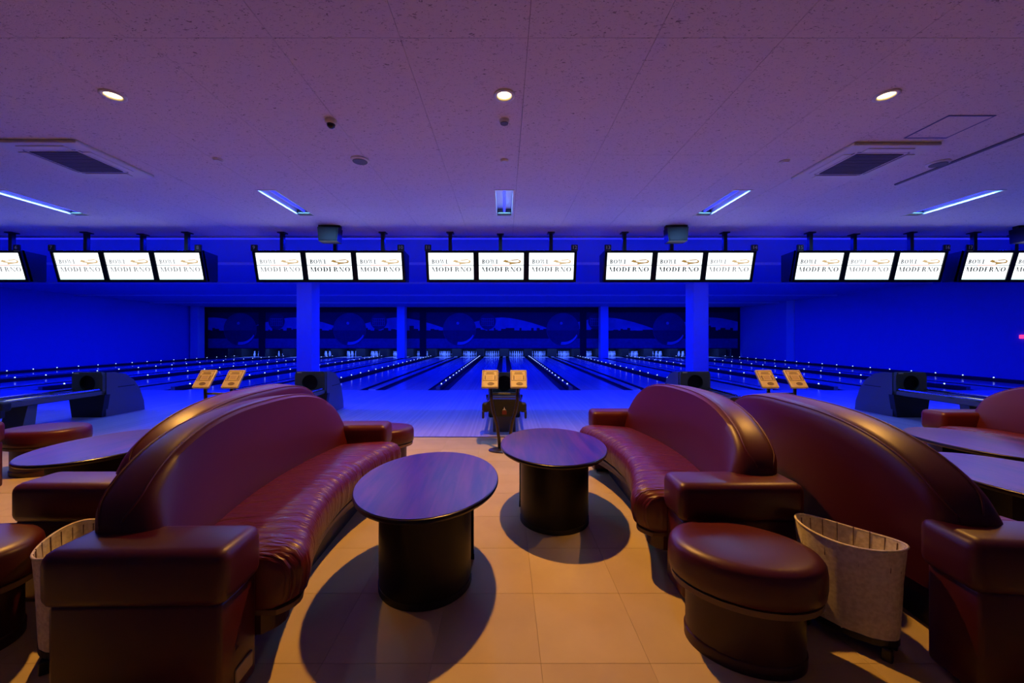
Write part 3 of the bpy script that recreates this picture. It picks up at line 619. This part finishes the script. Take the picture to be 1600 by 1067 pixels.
# ------------------------------------------------------------------ sofas
HU = 0.885                                   # half length of the seat between the arms
def make_sofa(name, label, loc, rz, group, tagged=False):
    # local: x along the sofa, front towards -y, origin on the floor below the middle of the concave seat front
    f = thing(name, label, 'sofa', loc, rz, group)
    def yf(u):                               # seat front line, corners rounded off at both ends
        q = abs(u)/HU; return -0.195*q*q + 0.10*max(0.0, (q-0.86)/0.14)**2.2
    def yi(u): return 0.43-0.13*(u/HU)**2    # foot of the back's front face
    def yo(u): return 0.665-0.055*(u/HU)**2  # rear face
    n = 44; us = [HU*math.sin(PI/2*(-1+2*k/n)) for k in range(n+1)]
    def seat(u):
        q = abs(u)/HU; e = 0.03*max(0, (q-0.88)/0.12)**2; y = yf(u); b3 = yi(u)+0.06
        pr = [(y+0.11, 0.255), (y+0.045, 0.262), (y+0.012, 0.285), (y, 0.33), (y-0.004, 0.39), (y+0.004, 0.435), (y+0.03, 0.468), (y+0.075, 0.486), (y+0.15, 0.490), (y+0.26, 0.484), (b3-0.08, 0.470), (b3, 0.455), (b3, 0.255)]
        return [(u, a, z-(e if z > 0.4 else 0)) for a, z in pr]
    me = sm(rings(bmesh.new(), [seat(u) for u in us]), 50)
    uv = me.uv_layers.new(name='UVMap')
    for lp in me.loops:
        co = me.vertices[lp.vertex_index].co; uv.data[lp.index].uv = (co.y-yf(co.x), co.x)
    obj('seat_cushion', me, 'crease', f)
    obj('seat_trim', rings(bmesh.new(), [[(u, yf(u)+0.03, 0.235), (u, yf(u)+0.03, 0.256), (u, yi(u), 0.256), (u, yi(u), 0.235)] for u in us]), 'trim_tan', f)
    obj('seat_rail', rings(bmesh.new(), [[(u, yf(u)+0.09, 0.16), (u, yf(u)+0.09, 0.236), (u, yi(u)+0.1, 0.236), (u, yi(u)+0.1, 0.16)] for u in us]), 'stool_base', f)
    obj('plinth', rings(bmesh.new(), [[(u*0.94, 0.14, 0.0), (u*0.94, 0.14, 0.17), (u*0.94, 0.40, 0.17), (u*0.94, 0.40, 0.0)] for u in us]), 'black', f)
    # arched back
    HB = 0.97; m2 = 52
    tb = [HB*math.sin(PI/2*(-1+2*k/m2)) for k in range(m2+1)]
    def top(u):
        q = min(1, abs(u)/HB); return 0.61 + 0.345*max(0.0, 1-q**2.7)**0.56
    def back(u):
        zt = top(u); q = abs(u)/HB; a = yi(u); o = yo(u); bt = o-0.185   # bt: front edge of the flat top band
        rr = 0.045*max(0.0, (q-0.93)/0.07)**2
        h = zt-0.40
        pr = [(a, 0.40), (a+0.008, 0.40+h*0.2), (a+(bt-a)*0.28, 0.40+h*0.45), (a+(bt-a)*0.55, 0.40+h*0.70), (a+(bt-a)*0.78, 0.40+h*0.88), (bt-0.012, zt-0.018), (bt+0.015, zt-0.003), (bt+0.05, zt),
              (o-0.05, zt-0.008), (o-0.015, zt-0.018), (o, zt-0.045), (o, zt-0.12), (o-0.02, 0.42), (o-0.05, 0.28), (a+0.08, 0.28)]
        return [(u, y+(rr if k < 7 else -rr if k > 8 else 0), z) for k, (y, z) in enumerate(pr)]
    bk = obj('backrest', sm(rings(bmesh.new(), [back(u) for u in tb]), 45), 'leather', f)
    for q in (6, 9):
        obj('piping', tube([back(u)[q] for u in tb[2:-2]], 0.005, 6), 'piping', bk, True)
    for s2 in (-1, 1):
        a = empty('armrest', (s2*(HU+0.105), 0, 0)); a.parent = f
        obj('arm_pad', sm(box(-0.12, 0.12, -0.01, 0.63, 0.405, 0.605, 0.045, 4), 50), 'leather', a)
        obj('arm_base', sm(box(-0.105, 0.105, 0.01, 0.60, 0.02, 0.42, 0.018, 2), 50), 'leather', a)
        obj('foot', box(-0.085, 0.085, 0.04, 0.56, 0.0, 0.025), 'black', a)
        if tagged and s2 == tagged: obj('maker_tag', box(-0.03, 0.07, 0.004, 0.012, 0.07, 0.13, 0.003, 1), 'console_mid', a)
    return f
# rz: local front is -y; rz=+90 deg turns the front to +x
LP, RP = math.radians(90), math.radians(-90)
G = 'curved red leather sofas'
make_sofa('curved_sofa', 'red leather curved sofa facing the near oval table, backed by a cream hamper', (-0.99, 2.47, 0), LP+math.radians(1.0), G, tagged=-1)
make_sofa('curved_sofa', 'red leather curved sofa facing the farther oval table, arm beside the near stool', (0.89, 3.10, 0), RP, G)
make_sofa('curved_sofa', 'red leather curved sofa seen from behind, tall arched back beside the cream hamper', (2.44, 2.47, 0), LP+math.radians(-6), G)
make_sofa('curved_sofa', 'red leather sofa back to back with the long sofa at the lane 9 side', (-2.48, 3.10, 0), RP, G)
make_sofa('curved_sofa', 'red leather curved sofa beyond the two dark tables near the lane 15 ball return', (4.34, 3.05, 0), RP, G)
make_sofa('curved_sofa', 'red leather sofa barely showing beside the chrome ball rack at the lane 7 side', (-4.46, 2.46, 0), LP, G)

# ------------------------------------------------------------------ oval tables
def make_table(label, x, y):
    f = thing('oval_table', label, 'table', (x, y, 0), 0, 'dark oval tables'); H = 0.53
    a, b2 = 0.40, 0.535
    obj('table_top', sm(lathe([(0.975, H-0.004), (0.985, H-0.001), (0.0, H)], 64, a, b2, cap=False), 30), 'table', f)
    obj('table_edge', sm(lathe([(0.96, H-0.032), (0.99, H-0.028), (1.0, H-0.018), (0.995, H-0.006), (0.98, H-0.002)], 64, a, b2), 30), 'table_edge', f)
    for s in (-1, 1):
        n = 22; o = [(0.25*math.cos(PI*k/n), s*(0.10+0.26*math.sin(PI*k/n))) for k in range(n+1)]
        bm = rings(bmesh.new(), [[(px, py, z) for px, py in o] for z in (0.0, H-0.03)])
        ped = obj('pedestal', sm(bm, 40), 'table_base', f)
        o2 = [(px*1.012, s*0.10+(py-s*0.10)*1.012) for px, py in o]
        obj('kick_band', sm(rings(bmesh.new(), [[(px, py, z) for px, py in o2] for z in (0.0, 0.035)]), 40), 'black', ped)
make_table('dark oval table close to the long curved sofa, nearer of the two central tables', -0.435, 2.31)
make_table('dark oval table in front of the keypads, farther of the two central tables', 0.37, 3.06)
make_table('dark oval table behind the long sofa beside a round stool at the lane 9 side', -3.03, 3.06)
make_table('dark oval table between the sofa seen from behind and the farther red sofa', 3.77, 3.10)
make_table('dark oval table tucked close behind the sofa seen from behind', 2.95+0.12, 2.31)

# ------------------------------------------------------------------ stools
def make_stool(label, x, y, rz, a=0.30, b2=0.23):
    f = thing('oval_stool', label, 'stool', (x, y, 0), rz, 'red leather oval stools'); H = 0.44
    obj('cushion', sm(lathe([(0.90, H-0.155), (0.985, H-0.135), (1.0, H-0.10), (1.0, H-0.05), (0.985, H-0.02), (0.94, H-0.003), (0.80, H+0.006), (0.4, H+0.010), (0.02, H+0.011)], 48, a, b2), 55), 'leather', f)
    cr = bmesh.new()
    obj('trim_band', sm(lathe([(0.955, H-0.175), (0.965, H-0.150)], 48, a, b2), 40), 'trim_tan', f)
    obj('drum', sm(lathe([(0.76, 0.03), (0.76, H-0.165), (0.9, H-0.163)], 48, a, b2), 40), 'stool_base', f)
    obj('kick_band', sm(lathe([(0.775, 0.0), (0.78, 0.045), (0.765, 0.05)], 48, a, b2), 40), 'stool_base', f)
make_stool('red leather oval stool in front of the cream hamper, seen in full', 1.04, 1.74, math.radians(-22))
make_stool('red leather oval stool beyond the far arm of the long curved sofa', -1.22, 4.02, 0.2)
make_stool('red leather oval stool by the low table and the chrome ball rack', -4.62, 4.02, 0.1, 0.36, 0.27)
make_stool('red leather oval stool beside the cream hamper behind the long sofa', -2.39, 1.73, 0.0)

# ------------------------------------------------------------------ hampers
def make_hamper(label, x, y, rz):
    f = thing('cloth_hamper', label, 'hamper', (x, y, 0), rz, 'cream cloth hampers'); H = 0.46
    a, b2 = 0.195, 0.115; n = 40
    bm = bmesh.new(); rs = []
    for z, s in ((0.075, 0.86), (0.09, 0.87), (0.2, 0.90), (0.32, 0.93), (0.42, 0.985), (H, 1.0)):
        rs.append([((s*a+0.0025*math.sin(k*2.3+z*9))*math.cos(2*PI*k/n), (s*b2+0.0025*math.sin(k*1.7+z*5))*math.sin(2*PI*k/n), z + (0.012*math.cos(4*PI*k/n) if z == H else 0)) for k in range(n)])
    rings(bm, rs, cap=False)
    inn = [[(p[0]*0.985, p[1]*0.98, p[2]) for p in r2] for r2 in rs[::-1]]
    rings(bm, inn, cap=False); bm.faces.new([bm.verts.new((p[0]*0.98, p[1]*0.98, 0.08)) for p in rs[0]])
    obj('cloth_bag', sm(bm, 60), 'cloth', f)
    rim = tube([(a*1.0*math.cos(2*PI*k/n), b2*math.sin(2*PI*k/n), H+0.012*math.cos(4*PI*k/n)) for k in range(n)] + [(a, 0, H+0.012)], 0.005, 6)
    obj('rim_hoop', rim, 'cloth', f, True)
    st2 = bmesh.new()
    for k in range(0, n, 2):
        c, s2 = math.cos(2*PI*k/n), math.sin(2*PI*k/n)
        tube([(a*0.975*c, b2*0.965*s2, H-0.005), (a*0.955*c, b2*0.94*s2, H-0.09)], 0.002, 4, st2)
    obj('seam_stitching', st2, 'trim_tan', f)['kind'] = 'stuff'
    obj('base_tray', lathe([(0.84, 0.05), (0.88, 0.055), (0.88, 0.08)], 32, a, b2), 'black', f)
    for sx in (-1, 1):
        for sy in (-1, 1): obj('foot', box(sx*0.14-0.018, sx*0.14+0.018, sy*0.055-0.018, sy*0.055+0.018, 0, 0.055, 0.004, 1), 'black', f)
make_hamper('cream cloth hamper behind the near red stool', 1.55, 1.80, math.radians(-52))
make_hamper('cream cloth hamper half hidden behind the arm of the long curved sofa', -1.88, 1.74, math.radians(-52))
